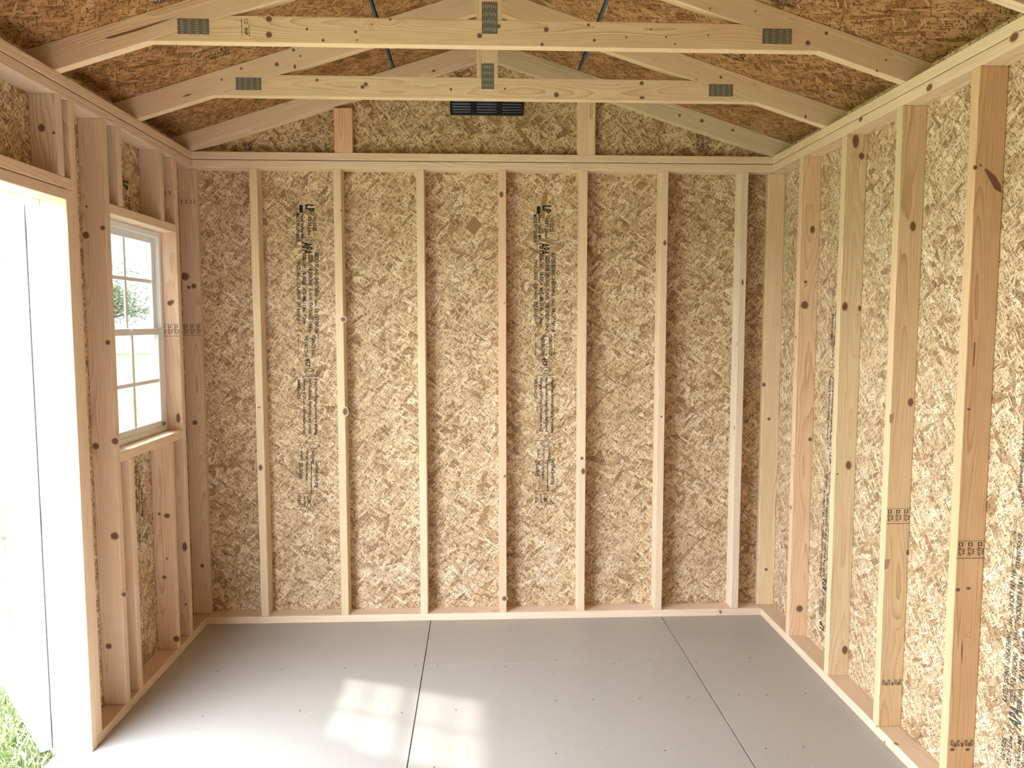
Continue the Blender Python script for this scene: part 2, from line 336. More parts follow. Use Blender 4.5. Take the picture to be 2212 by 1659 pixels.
# ================================================================== FLOOR
fl = root('floor', (56, -90, 0), 'structure')
box('floor_base', (-4.9, -188.9, -3.2), (117.4, 3.9, -0.72), 'sill', fl)
xs = [-.42, 44.72, 44.88, 92.22, 92.38, 117.2]
box('floor_panel', (xs[0], -188.5, -.7), (xs[1], 3.8, 0), 'floor', fl, bevel=.03)
box('floor_panel', (xs[2], -19.93, -.7), (xs[3], 3.8, 0), 'floor', fl, bevel=.03)
box('floor_panel', (xs[2], -188.5, -.7), (xs[3], -20.0, 0), 'floor', fl, bevel=.03)
box('floor_panel', (xs[4], -188.5, -.7), (xs[5], 3.8, 0), 'floor', fl, bevel=.03)
box('threshold_board', (-4.88, -188.5, -.71), (-.47, 3.8, -.02), 'sill', fl)
nm = bmesh.new(); cyl_bm(nm, (0, 0, 0), (0, 0, .012), .13, n=10); nail_me = bm_mesh(nm, 'nail_head')
for nx, ny in [(59.3, -21.1), (68.6, -18.9), (80, -19.1), (78.5, -20.9), (85.4, -19.5), (93.5, -21), (92.9, -4.5), (103.6, -19.6), (97, -33), (67, -33.6), (80.6, -33.4), (101.5, -33.2), (108, -33), (65.5, -48.5), (81, -48.4), (95.5, -48.6), (101, -48.4), (67.5, -24.2), (31, -20.4), (43.4, -20.1), (47.3, -20.2), (26.6, -35), (12, -36), (42.6, -36.4), (51, -35.8), (48.5, -51), (43.2, -3.5), (20, -20.5), (9, -20.7), (73, -33.5), (88.5, -33.4)]:
    add('nail_head', nail_me, 'nail', fl, Matrix.Translation(Vector((nx, ny, 0))*U))

# ================================================================== BACK WALL
wb = root('wall_back', (56.5, 3.5, 0), 'structure')
pan = [box('sheathing_panel', (a, 3.5, -.72), (b, 3.9, H+.0), 'osb', wb, L='z') for a, b in ((-3.9, 43.46), (43.54, 91.46), (91.54, 116.9))]
box('bottom_plate', (0, 0, 0), (W, 3.5, 1.5), 'wood', wb, tint=(1.08, 1.04, 1.02))
box('top_plate', (0, 0, H-3), (W, 3.5, H-1.56), 'wood', wb, tint=(1.02, .98, .92))
box('top_plate', (0, 0, H-1.44), (W, 3.5, H), 'wood', wb, tint=(1.02, .97, .90))
btint = [(1.0, .97, .86), (1.0, .95, .82), (1.03, 1.0, .90), (1.03, .86, .78), (1.06, 1.0, .92), (1.06, 1.0, .94), (1.0, 1.0, .98)]
for i in range(7):
    x = 10.75+16*i; box('stud', (x, 0, 1.5), (x+1.5, 3.5, H-3), 'wood', wb, L='z', tint=btint[i])
gpan = poly_piece('gable_panel', [(-3.4, H+.02), (116.4, H+.02), (116.4, 95.7), (56.5, 114.7), (-3.4, 95.7)], 1.52, 1.9, 'osb_gable', wb, (0, 0, 1))
for x, t in ((27.1, (1.05, .80, .62)), (74.2, (1.0, .95, .80))):
    cx = x+1.75; zt = 93.25+.318*min(cx, W-cx)-.75
    box('gable_stud', (x, 0.02, H+.01), (x+3.5, 1.5, zt), 'wood', wb, L='z', tint=t)
tilt = (-.020, 0, -1)
sheet_stamp(pan[0], (18.9, 3.5-EPS, 84.3), tilt, (1, 0, 0)); sheet_stamp(pan[1], (66.0, 3.5-EPS, 84.3), (.002, 0, -1), (1, 0, 0))
small_stamp(gpan, (98.0, 1.52-EPS, 98.6), (0, 0, -1), (1, 0, 0), [('LP', 0, 3.0, .9, .9), ('05/13/25 02:19', 0, 2.0, .7, 3.4), ('RATED SHEATHING', 0, 1.0, .7, 3.4), ('SIZED FOR', 0, .1, .7, 3.2)])
small_stamp(gpan, (9.2, 1.52-EPS, 95.4), (0, 0, -1), (1, 0, 0), [('02:19', 0, 1.2, .7, 1.6), ('05/13', 0, .2, .7, 1.6)])

# ================================================================== RIGHT WALL
wr = root('wall_right', (W+3.5, -90, 0), 'structure')
ys = [3.46, -22.5, -70.5, -118.5, -188.8]
# joints fall behind studs
rj = [3.5, -45.4, -93.4, -141.4, -188.8]
rp = [box('sheathing_panel', (W+3.5, b+.03, -.72), (W+3.9, a-.03, 95.6), 'osb', wr, L='z') for a, b in zip(rj, rj[1:])]
box('bottom_plate', (W, -185, 0), (W+3.5, 3.48, 1.5), 'wood', wr, tint=(.96, .90, .84))
box('top_plate', (W, -185, H-3), (W+3.5, 3.48, H-1.56), 'wood', wr, tint=(1.02, .95, .82))
box('top_plate', (W, -185, H-1.44), (W+3.5, 3.48, H), 'wood', wr, tint=(1.02, .98, .84))
rst = []
for y, t in ((2.0, (1.0, .92, .76)), (-14.1, (1.0, .84, .70)), (-30.2, (.96, .90, .74)), (-46.2, (.95, .85, .67)), (-62.2, (.93, .76, .58)), (-78.2, (1, .95, .85)), (-94.2, (1, .95, .85))):
    rst.append(box('stud', (W, y, 1.5), (W+3.5, y+1.48, H-3), 'wood', wr, L='z', tint=t))
sheet_stamp(rp[0], (W+3.5-EPS, -22.6, 4.8), (0, -.028, 1), (0, 1, 0)); sheet_stamp(rp[1], (W+3.5-EPS, -70.7, 6.2), (0, -.02, 1), (0, 1, 0), mat='ink_soft')
for o, y in ((rst[3], -46.2), (rst[4], -62.2)):
    small_stamp(o, (W+.02, y-EPS, 34.0), (0, 0, -1), (1, 0, 0), GRADE, GRADE_R)
    small_stamp(o, (W+.3, y-EPS, 8.6), (0, 0, -1), (1, 0, 0), [('KD-HT', 0, yy, .38, .8) for yy in (0.1, .9, 1.9, 2.6)]+[('SFP', .3, yy, .36, .6) for yy in (.5, 1.4, 2.3)])

# ================================================================== LEFT WALL (window and doorway)
wl = root('wall_left', (-3.5, -90, 0), 'structure')
YJ, YW0, YW1, ZW0, ZW1, ZH = -45.3, -33.3, -8.8, 40.75, 76.8, 76.85
YO = -119.0  # out-of-view jamb; doorway widened on this side to let in more daylight
lp1 = box('sheathing_panel', (-3.9, YW1, -.72), (-3.5, 3.48, 95.6), 'osb', wl, L='z')
lpt = box('sheathing_panel', (-3.9, YW0, ZW1), (-3.5, YW1-.03, 95.6), 'osb', wl, L='z')
lpb = box('sheathing_panel', (-3.9, YW0, -.72), (-3.5, YW1-.03, ZW0), 'osb', wl, L='z')
box('sheathing_panel', (-3.9, YJ+3.45, -.72), (-3.5, YW0-.03, 95.6), 'osb', wl, L='z')
box('sheathing_panel', (-3.9, YO, ZH), (-3.5, YJ-.03, 95.6), 'osb', wl, L='z')
YX1 = YO-12.0; YX0 = YX1-24.5  # opening of an added, unseen window that brightens the interior
for q in (((-3.9, YX1, -.72), (-3.5, YO-.03, 95.6)), ((-3.9, YX0, ZW1), (-3.5, YX1-.03, 95.6)), ((-3.9, YX0, -.72), (-3.5, YX1-.03, ZW0)), ((-3.9, -188.8, -.72), (-3.5, YX0-.03, 95.6))):
    box('sheathing_panel', q[0], q[1], 'osb', wl, L='z')
lt = (.97, .93, .90)
box('bottom_plate', (-3.5, -43.8, 0), (0, 3.48, 1.5), 'wood', wl, tint=(.98, .90, .86))
box('bottom_plate', (-3.5, -185, 0), (0, YO-1.5, 1.5), 'wood', wl)
box('top_plate', (-3.5, -185, H-3), (0, 3.48, H-1.56), 'wood', wl, tint=lt)
box('top_plate', (-3.5, -185, H-1.44), (0, 3.48, H), 'wood', wl, tint=(1.0, .95, .9))
def lst(name, y, z0, z1, t=lt): return box(name, (-3.5, y, z0), (0, y+1.48, z1), 'wood', wl, L='z', tint=t)
lst('jack_stud', YJ, 0, 78.38, (1.03, .97, .92)); lst('king_stud', -43.8, 1.5, H-3, (.98, .90, .82))
lst('stud', -34.8, 1.5, H-3, (.95, .88, .80)); cD = lst('stud', -8.8, 1.5, H-3, (1.02, .90, .84)); cE = lst('stud', 2.0, 1.5, H-3, (.95, .86, .80))
for y in (-30.4, -14.9):
    lst('cripple_stud', y, 78.3, H-3, (.94, .91, .88)); lst('cripple_stud', y, 1.5, 39.25, (1.0, .89, .80))
lst('cripple_stud', -46.8, 79.9, H-3, (.95, .92, .9)); lst('cripple_stud', -62.8, 79.9, H-3); lst('cripple_stud', -78.8, 79.9, H-3); lst('cripple_stud', -94.8, 79.9, H-3)
lst('jack_stud', YO-1.5, 0, 78.38); lst('king_stud', YO-3, 1.5, H-3)
box('header_plate', (-3.5, YO-1.5, 78.4), (0, -43.82, 79.88), 'wood', wl, tint=(1.0, .95, .9))
box('header_plate', (-3.5, YO, ZH), (0, YJ, 78.30), 'wood', wl, tint=lt)
box('window_head', (-3.5, YW0+.02, ZW1), (0, YW1-.02, 78.28), 'wood', wl, tint=(1.03, 1.0, .96))
box('window_sill', (-3.5, YW0+.02, 39.27), (0, YW1-.02, ZW0), 'wood', wl, tint=(1.03, .97, .9))
box('window_head', (-3.5, YX0+.02, ZW1), (0, YX1-.02, 78.28), 'wood', wl); box('window_sill', (-3.5, YX0+.02, 39.27), (0, YX1-.02, ZW0), 'wood', wl)
lst('stud', YX0-1.5, 1.5, H-3); lst('stud', YX1, 1.5, H-3)
small = (-3.5+EPS)
sheet_stamp(lpt, (small, -22.7, 84.3), (0, 0, -1), (0, 1, 0), hi=7.0); sheet_stamp(lpb, (small, -22.7, 84.3), (0, 0, -1), (0, 1, 0), lo=45.2)
small_stamp(cD, (-3.45, -8.8-EPS, 60.3), (0, 0, -1), (1, 0, 0), GRADE, GRADE_R)
small_stamp(cE, (-3.45, 2.0-EPS, 60.3), (0, 0, -1), (1, 0, 0), GRADE, GRADE_R)
small_stamp(cE, (-3.2, 2.0-EPS, 84.4), (0, 0, -1), (1, 0, 0), [('KD-HT', 0, yy, .38, .8) for yy in (0.1, 1.0, 1.9, 2.6)], mat='ink_soft')
small_stamp(cD, (-1.9, -8.8-EPS, 84.2), (0, 0, -1), (1, 0, 0), [('KD-HT', 0, yy, .38, .8) for yy in (0.1, .9)], mat='ink_soft')
# door casing on the outside
dc = root('trim_1', (-4.0, YJ, 0), 'structure')
box('casing_board', (-4.85, YJ, -1.2), (-3.56, YJ+3.4, 95.5), 'white', dc, L='z', bevel=.06)
box('casing_board', (-4.85, YO-3.5, -1.2), (-3.92, YO, 81.0), 'white', dc, L='z', bevel=.06)
box('casing_board', (-4.85, YO+.02, ZH), (-3.92, YJ-.02, 81.0), 'white', dc, L='y', bevel=.06)

# ================================================================== FRONT WALL (behind the camera)
wf = root('wall_front', (56.5, -185, 0), 'structure')
poly_piece('sheathing_panel', [(-3.4, -.72), (116.4, -.72), (116.4, 95.7), (56.5, 114.7), (-3.4, 95.7)], -188.9, -188.5, 'osb', wf, (0, 0, 1))
box('bottom_plate', (.02, -188.4, 0), (W-.02, -185.1, 1.5), 'wood', wf)
for i in range(7): box('stud', (10.75+16*i, -188.4, 1.5), (12.25+16*i, -185, H-3), 'wood', wf, L='z')
box('top_plate', (.02, -188.4, H-3), (W-.02, -185.1, H), 'wood', wf)

# ================================================================== ROOF DECK
SL = .318; a_ = math.atan(SL)
ce = root('ceiling', (56.5, -90, 96.9), 'structure')
def roof_slab(name, x0, x1, y0, y1, side, z0, z1, mat, tint=None):
    """slab on the slope between horizontal distances x0..x1 from the eave line of its side, z0..z1 above the rafters"""
    ca, sa = math.cos(a_), math.sin(a_)
    X = Vector((ca*side, 0, sa)); N = Vector((-sa*side, 0, ca))
    xc = (x0+x1)/2; base = Vector((xc if side > 0 else W-xc, (y0+y1)/2, 96.9+SL*xc)) + N*((z0+z1)/2)
    Ln = (x1-x0)/ca
    me = prism_mesh(name, [(-Ln/2, -(y1-y0)/2), (Ln/2, -(y1-y0)/2), (Ln/2, (y1-y0)/2), (-Ln/2, (y1-y0)/2)], z1-z0)
    return add(name, me, mat, ce, mat4(base, X, Vector((0, 1, 0))*1), tint)
rpan = []
for side in (1, -1):
    for y0, y1 in ((-69.7, 5.5), (-190, -69.8)):
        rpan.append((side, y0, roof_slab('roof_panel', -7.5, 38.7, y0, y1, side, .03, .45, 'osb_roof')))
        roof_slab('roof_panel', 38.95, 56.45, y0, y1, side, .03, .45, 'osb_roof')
        roof_slab('painted_edge', 38.35, 38.69, y0, y1, side, .015, .029, 'blue')
    roof_slab('roofing', -8.0, 56.6, -190, 6.0, side, .5, .9, 'roofing')
# prints on the roof deck
def roof_stamp(par, side, x, y, lines):
    ca, sa = math.cos(a_), math.sin(a_)
    X = Vector((ca*side, 0, sa)); N = Vector((-sa*side, 0, ca))
    O = Vector((x if side > 0 else W-x, y, 96.9+SL*x)) + N*.018
    small_stamp(par, O, X*(-side), (0, 1, 0), lines)
RS = [('05/11/25', 0, 2.2, .75, 3.2), ('20:10 Line 1', 0, 1.15, .7, 3.6), ('LP', 0, .1, .8, 1.0), ('RATED SHEATHING 24/16', 0, -1.0, .6, 4.2)]
for side, y0, o in rpan:
    if y0 < -100: continue
    for yy, n in ((-30.2, 4), (-7.2, 3), (-50.6, 4)):
        roof_stamp(o, side, 16.5 if side > 0 else 16.3, yy, RS[:n])
        if side > 0: pass
small_stamp(rpan[2][2], Vector((66.5, -26.2, 96.9+SL*46.5)) + Vector((math.sin(a_), 0, math.cos(a_)))*.018, Vector((math.cos(a_), 0, -math.sin(a_)))*-1, (0, 1, 0), [('SIZED FOR SPACING', 0, 1.0, .7, 4.0), ('THICKNESS 0.437', 0, 0, .7, 4.0)])

# ================================================================== TRUSSES
SLOT = {}
def slot_mesh(w, h, cols, rows, vert):
    key = (w, h, cols, rows, vert)
    if key in SLOT: return SLOT[key]
    bm = bmesh.new()
    for i in range(cols):
        for j in range(rows):
            cx = (i+.5)/cols*w-w/2+random.uniform(-.04, .04); cy = (j+.5)/rows*h-h/2+(.05 if i % 2 else -.05)
            a, b = (.055, .20) if vert else (.20, .05)
            line_bm(bm, [(cx-a*(0 if vert else 1), cy-b*(1 if vert else .4)), (cx+a*(0 if vert else 1), cy+b*(1 if vert else .4))], .075)
    SLOT[key] = bm_mesh(bm, 'punched_teeth'); return SLOT[key]
def gusset(t, cx, cz, w, h, y, vert):
    g = add('gusset_plate', prism_mesh('gusset_plate', [(-w/2, -h/2), (w/2, -h/2), (w/2, h/2), (-w/2, h/2)], .05, .012, 1), 'steel', t, mat4((cx, y-.03, cz), (1, 0, 0), (0, 0, 1)))
    s = add('punched_teeth', slot_mesh(w-.2, h-.15, 7 if vert else 4, 4 if vert else 6, vert), 'slot', g, mat4((cx, y-.062, cz), (1, 0, 0), (0, 0, 1)))
    s['kind'] = 'stuff'
def low(x): return 93.25+SL*x
def truss(y, label, tints, tie=True):
    t = root('roof_truss', (56.5, y+.75, H), None, label, 'truss', 'wooden roof trusses'); y1 = y+1.5
    for side, tn in ((1, tints[0]), (-1, tints[1])):
        f = (lambda x: x) if side > 0 else (lambda x: W-x)
        pts = [(f(-6.5), 96.9-SL*6.5), (f(-6.5), 93.75), (f(-3.9), 93.75) , (f(-3.89), 93.27), (f(0.05), 93.27), (f(56.45), low(56.45)), (f(56.45), 96.9+SL*56.45)]
        if side < 0: pts = pts[::-1]
        poly_piece('rafter', pts, y, y1, 'wood', t, (math.cos(a_), 0, side*math.sin(a_)), tn, bevel=.07)
    if tie:
        xl = lambda z: (z-93.25)/SL
        za, zb = 97.1, 100.45
        poly_piece('tie_beam', [(xl(za)+.05, za), (W-xl(za)-.05, za), (W-xl(zb)-.05, zb), (xl(zb)+.05, zb)], y+.005, y1-.005, 'wood', t, (1, 0, 0), tints[2], bevel=.06)
        poly_piece('king_post', [(54.65, zb+.03), (58.1, zb+.03), (58.1, 110.5), (56.4, 111.1), (54.65, 110.5)], y+.01, y1-.01, 'wood', t, (0, 0, 1), tints[3], bevel=.06)
        gusset(t, 56.4, 100.65, 2.05, 4.05, y, True); gusset(t, 17.85, 98.95, 4.05, 1.95, y, False); gusset(t, W-17.95, 98.9, 4.0, 1.95, y, False)
    return t
t1 = truss(-46.6, 'roof truss with a dark streak on its left rafter, nearest one shown whole', [(1.0, .92, .82), (.98, .90, .74), (1.02, .95, .80), (.98, .90, .72)])
t2 = truss(-22.9, 'middle roof truss, between the nearest whole truss and the gable truss', [(1.0, .93, .84), (.98, .91, .76), (1.02, .95, .82), (.98, .90, .74)])
truss(-70.6, 'roof truss cut off by the top right corner of the picture', [(1.0, .95, .86), (1.02, .96, .84), (1.02, .96, .84), (1, .92, .78)])
tg = truss(0.02, 'greyish gable truss without tie beam standing on the back wall', [(1.0, .94, .86), (.86, .86, .74), (1, .95, .82), (1, 1, 1)], tie=False)
tie1 = [c for c in t1.children if c.name.startswith('tie_beam')]
for c in tie1:
    small_stamp(c, (24.1, -46.6-EPS, 100.1), (0, 0, -1), (1, 0, 0), [('THE QUALITY MARK', 0, -.1, .12, 2.2), ('NQP', 1.2, .35, .4, .9), ('KILN DRIED', .9, .85, .12, 1.4)], [(.1, .35, .15, .75), (.1, .35, .6, .4), (.55, .35, .6, .75), (.1, .7, .6, .75)])

# ================================================================== GABLE VENT
gv = root('gable_vent', (56.5, 1.4, 100.9), None, 'black plastic louvred vent on the strand board under the ridge', 'vent')
vx0, vx1, vz0, vz1 = 49.35, 63.7, 100.85, 107.6
box('back_plate', (vx0+.2, 1.36, vz0+.2), (vx1-.2, 1.515, vz1-.2), 'vent', gv)
for a, b, c, d in ((vx0, vx1, vz0, vz0+.35), (vx0, vx1, vz1-.35, vz1)): box('frame_rail', (a, 1.02, c), (b, 1.515, d), 'vent', gv, bevel=.08)
for cx in (vx0+.18, vx0+4.55, vx0+9.6, vx1-.18):
    hw = .18 if cx in (vx0+.18, vx1-.18) else .5
    box('frame_bar', (cx-hw, 1.03, vz0+.36), (cx+hw, 1.36, vz1-.36), 'vent', gv, L='z', bevel=.05)
for a, b in ((vx0+.4, vx0+4.0), (vx0+5.1, vx0+9.05), (vx0+10.15, vx1-.4)):
    for j in range(12):
        z = vz0+.55+j*.53; sl = prism_mesh('louvre', [(-(b-a)/2, -.19), ((b-a)/2, -.19), ((b-a)/2, .19), (-(b-a)/2, .19)], .10, .03, 1)
        add('louvre', sl, 'vent', gv, mat4(((a+b)/2, 1.17, z), (1, 0, 0), (0, -.55, .83)))

# ================================================================== WINDOW
def ring(name, parent, ya, yb, za, zb, w, xa, xb, mat='vinyl', wb_=None, wt=None):
    wb_ = wb_ or w; wt = wt or w
    bm = bmesh.new()
    def bx(p, q):
        vs_ = [bm.verts.new((x*U, y*U, z*U)) for x in (p[0], q[0]) for y in (p[1], q[1]) for z in (p[2], q[2])]
        for f in ((0, 1, 3, 2), (4, 6, 7, 5), (0, 4, 5, 1), (2, 3, 7, 6), (0, 2, 6, 4), (1, 5, 7, 3)): bm.faces.new([vs_[i] for i in f])
    bx((xa, ya, za), (xb, ya+w, zb)); bx((xa, yb-w, za), (xb, yb, zb)); bx((xa, ya+w, za), (xb, yb-w, za+wb_)); bx((xa, ya+w, zb-wt), (xb, yb-w, zb))
    bmesh.ops.recalc_face_normals(bm, faces=bm.faces)
    bmesh.ops.bevel(bm, geom=list(bm.edges), offset=.06*U, segments=1, affect='EDGES', clamp_overlap=True)
    return add(name, bm_mesh(bm, name), mat, parent)
def window(name, YW0, YW1):
    wn = root(name, (-3.4, (YW0+YW1)/2, ZW0), 'structure')
    y0, y1, z0, z1 = YW0+.08, YW1-.08, ZW0+.03, ZW1-.06
    ring('window_frame', wn, y0, y1, z0, z1, .95, -4.5, -2.75)
    def sash(nm, za, zb, xa, xb, zm):
        s = ring(nm, wn, y0+.98, y1-.98, za, zb, 1.25, xa, xb, wb_=1.15, wt=1.1)
        ym = (y0+y1)/2; xm = (xa+xb)/2
        box('muntin', (xm-.12, ym-.32, za+1.16), (xm+.12, ym+.32, zb-1.11), 'vinyl', s, L='z', bevel=.05)
        for a, b in ((y0+2.24, ym-.33), (ym+.33, y1-2.24)): box('muntin', (xm-.11, a, zm-.32), (xm+.11, b, zm+.32), 'vinyl', s, L='y', bevel=.05)
        for a, b in ((y0+2.24, ym-.33), (ym+.33, y1-2.24)):
            for c, d in ((za+1.16, zm-.33), (zm+.33, zb-1.11)): box('glass_pane', (xm-.04, a, c), (xm+.04, b, d), 'glass', s)
        return s
    sash('lower_sash', z0+.95, 59.55, -3.35, -2.85, 50.2); sash('upper_sash', 58.4, z1-.95, -4.1, -3.6, 67.9)
    box('sash_latch', (-2.84, (YW0+YW1)/2-1.1, 59.1), (-2.45, (YW0+YW1)/2+1.1, 59.5), 'vinyl', wn, bevel=.08)
    box('sash_latch', (-2.84, y1-2.1, 42.0), (-2.5, y1-1.2, 42.5), 'steel', wn, bevel=.06)
window('window_1', YW0, YW1); window('window_2', YX0, YX1)  # the second window is added out of view to bring in more daylight

# ================================================================== DOOR (leaf swung out past square)
dv = Vector((-.655, .756, 0)).normalized(); dn = Vector((-dv.y, dv.x, 0))          # dn: inner face normal, towards the yard side we see
if dn.y > 0: dn = -dn
DO = Vector((-7.35, -45.0, -.1))
dr = root('door_1', DO, 'structure')
def dbox(name, u0, u1, z0, z1, t0, t1, mat='wood', tint=None, bevel=None, parent=None):
    """u along the leaf from the hinge edge, t = depth behind the inner face"""
    c = DO + dv*((u0+u1)/2) - dn*((t0+t1)/2) + Vector((0, 0, (z0+z1)/2))
    du, dz = (u1-u0)/2, (z1-z0)/2
    if dz >= du: X, Y, poly = Vector((0, 0, 1)), dv, [(-dz, -du), (dz, -du), (dz, du), (-dz, du)]
    else: X, Y, poly = dv, Vector((0, 0, 1)), [(-du, -dz), (du, -dz), (du, dz), (-du, dz)]
    if bevel is None: bevel = .1 if mat == 'wood' else .02
    return add(name, prism_mesh(name, poly, abs(t1-t0), bevel), mat, parent or dr, mat4(c, X, Y), tint or (1.05, 1.0, .95))
DWID = 30.5
dbox('stile', 0, 3.5, 0, 76.6, 0, 1.5, tint=(1.0, .98, .90)); dbox('stile', DWID-3.5, DWID, 0, 76.6, 0, 1.5)
dbox('rail', 3.52, DWID-3.52, 0, 5.5, 0, 1.5); mr = dbox('rail', 3.52, DWID-3.52, 33.3, 37.7, 0, 1.5); dbox('rail', 3.52, DWID-3.52, 58.8, 62.6, 0, 1.5); tr_ = dbox('rail', 3.52, DWID-3.52, 69.6, 76.6, 0, 1.5)
dbox('door_panel', .2, DWID, -.9, 62.6, 1.52, 1.92, 'osb'); dbox('door_panel', .2, DWID, 69.6, 77.2, 1.52, 1.92, 'osb')
dbox('door_panel', .2, 6.5, 62.6, 69.6, 1.52, 1.92, 'osb'); dbox('door_panel', DWID-6.5, DWID, 62.6, 69.6, 1.52, 1.92, 'osb')
dbox('stile', 3.52, 6.5, 62.62, 69.58, 0, 1.5, 'white'); dbox('stile', DWID-6.5, DWID-3.52, 62.62, 69.58, 0, 1.5, 'white')
dbox('glass_pane', 6.52, DWID-6.52, 62.62, 69.58, .9, 1.0, 'glass'); dbox('muntin', 6.52, DWID-6.52, 65.9, 66.3, .7, .88, 'vinyl')
dbox('trim_board', 0, 3.5, -.9, 77.2, 1.95, 2.7, 'white'); dbox('trim_board', DWID-3.5, DWID, -.9, 77.2, 1.95, 2.7, 'white'); dbox('trim_board', 3.52, DWID-3.52, -.9, 3.5, 1.95, 2.7, 'white'); dbox('trim_board', 3.52, DWID-3.52, 73.0, 77.2, 1.95, 2.7, 'white')
dbox('edge_strip', .01, .19, -.9, 77.2, 1.58, 1.93, 'white'); dbox('weather_strip', -.09, -.02, .2, 76.5, 1.42, 1.56, 'ink_soft')
for o, z in ((mr, 36.6), (tr_, 74.6)):
    pO = DO + dv*6.5 + dn*EPS + Vector((0, 0, z))
    small_stamp(o, pO, -dv, (0, 0, 1), [('::::::', 0, -.2*i, .14, 1.3) for i in range(9)], mat='ink_soft')
for z in (71.0, 31.0, 1.4):
    hb = bmesh.new(); hp = DO - dn*3.0 - dv*.25
    h = add('hinge', None, None, dr, Matrix.Translation(hp*U + Vector((0, 0, z+2))*U)); h.empty_display_size = .02
    bm = bmesh.new(); cyl_bm(bm, (0, 0, -2.1), (0, 0, 2.1), .26, n=10); add('hinge_pin', bm_mesh(bm, 'hinge_pin', True), 'black', h, WM[h])
    q = hp + Vector((0, 0, z+2))
    box('hinge_leaf', (-4.97, YJ+.15, q.z-1.6), (-4.86, YJ+1.6, q.z+1.6), 'black', h)

# ================================================================== OUTSIDE
GZ = -5.0
gd = root('ground', (-600, 0, GZ), 'structure')
box('lawn', (-6000, -3000, GZ-2), (3000, 6000, GZ), 'grassland', gd)
random.seed(3)
bm = bmesh.new()
for i in range(15000):
    x = -6.5-abs(random.gauss(0, 1))*22; y = random.uniform(-75, 45); h = random.uniform(1.6, 4.0); a = random.uniform(0, 6.283); w = random.uniform(.10, .2)
    if x < -80: continue
    s = Vector((math.cos(a), math.sin(a), 0)); l = Vector((random.gauss(0, .6), random.gauss(0, .6), 0))*h*.6
    b = Vector((x, y, GZ)); m_ = b+l*.35+Vector((0, 0, h*.65)); t = b+l+Vector((0, 0, h*random.uniform(.65, 1.0)))
    v = [bm.verts.new(p*U) for p in (b-s*w, b+s*w, m_+s*w*.8, m_-s*w*.8, t)]
    bm.faces.new((v[0], v[1], v[2], v[3])); bm.faces.new((v[3], v[2], v[4]))
tag(add('grass', bm_mesh(bm, 'grass'), 'blade'), 'stuff', 'uncut green grass outside the open door', 'grass')
box('road', (-5000, 2350, GZ), (3000, 2480, GZ+.6), 'road', gd)

def px(u, v, Y):
    """point at depth y = Y inches seen at pixel (u, v)"""
    d = fwd*FPX + r2*(u-1106) - u2*(v-829.5); t = (Y-CP.y)/d.y; return CP + d*t
def make_tree(label, base, height, crown_r, nleaf, seed, lean=0.0):
    rn = random.Random(seed)
    t = root('tree', base, None, label, 'tree'); B = Vector(base); tips = []
    bm = bmesh.new()
    def limb(p, d, ln, r, lev):
        q = p + d*ln; cyl_bm(bm, p, q, r, r*.68, 7, cap=False)
        if lev >= 2: tips.append(q)
        if lev < 4:
            for i in range(3):
                nd = (d + Vector((rn.gauss(0, .6), rn.gauss(0, .6), rn.gauss(.1, .35)))).normalized(); limb(q, nd, ln*rn.uniform(.62, .85), r*.62, lev+1)
    limb(B, Vector((lean, 0, 1)).normalized(), height*.22, height*.035, 0)
    add('trunk', bm_mesh(bm, 'trunk', True), 'bark', t)
    bm = bmesh.new(); cc = B + Vector((0, 0, height*.60))
    for i in range(nleaf):
        if rn.random() < .5 and tips: p = rn.choice(tips) + Vector((rn.gauss(0, 1), rn.gauss(0, 1), rn.gauss(0, 1)))*height*.05
        else:
            d = Vector((rn.gauss(0, 1), rn.gauss(0, 1), rn.gauss(0, 1))).normalized()*(rn.random()**.4); p = cc + Vector((d.x*crown_r, d.y*crown_r, d.z*height*.40))
        s = height*rn.uniform(.008, .016); a = Vector((rn.gauss(0, 1), rn.gauss(0, 1), rn.gauss(0, 1))).normalized(); b = a.orthogonal().normalized()
        bm.faces.new([bm.verts.new(x*U) for x in (p+a*s, p+b*s*.7, p-a*s, p-b*s*.7)])
    c = add('crown', bm_mesh(bm, 'crown'), 'foliage', t); c['kind'] = 'stuff'
    return t
tb = px(222, 700, 1500); make_tree('broad leafy tree on the lawn seen through the window', (tb.x, tb.y, GZ), 215, 150, 6500, 5)
# white neighbouring house seen in the slit beside the open door
hb = px(60, 700, 1900); hx, hy = hb.x, hb.y
ho = root('house', (hx, hy, GZ), None, 'white house far behind the open door', 'house')
box('house_wall', (hx-420, hy, GZ), (hx+36, hy+300, GZ+120), 'siding', ho)
poly_piece('house_roof', [(hx-440, GZ+120), (hx+60, GZ+120), (hx+10, GZ+185), (hx-390, GZ+185)], hy-14, hy+310, 'houseroof', ho, (1, 0, 0))
for x in (hx-14, hx-130, hx-260):
    w_ = box('house_window', (x-14, hy-2, GZ+45), (x+14, hy-.05, GZ+95), 'white', ho); box('pane', (x-11, hy-2.4, GZ+48), (x+11, hy-2.05, GZ+92), 'darkglass', w_)
sb = px(83, 735, 1500)
bm = bmesh.new(); rn = random.Random(9)
for i in range(900):
    d = Vector((rn.gauss(0, 1), rn.gauss(0, 1), rn.gauss(0, 1))).normalized()*(rn.random()**.4); p = Vector((sb.x-10, sb.y, GZ+18)) + Vector((d.x*40, d.y*25, abs(d.z)*24-16)); a = Vector((rn.gauss(0, 1), rn.gauss(0, 1), rn.gauss(0, 1))).normalized(); b = a.orthogonal().normalized(); s = rn.uniform(2.5, 4.5)
    p.z = max(p.z, GZ+1)
    bm.faces.new([bm.verts.new(x*U) for x in (p+a*s, p+b*s*.7, p-a*s, p-b*s*.7)])
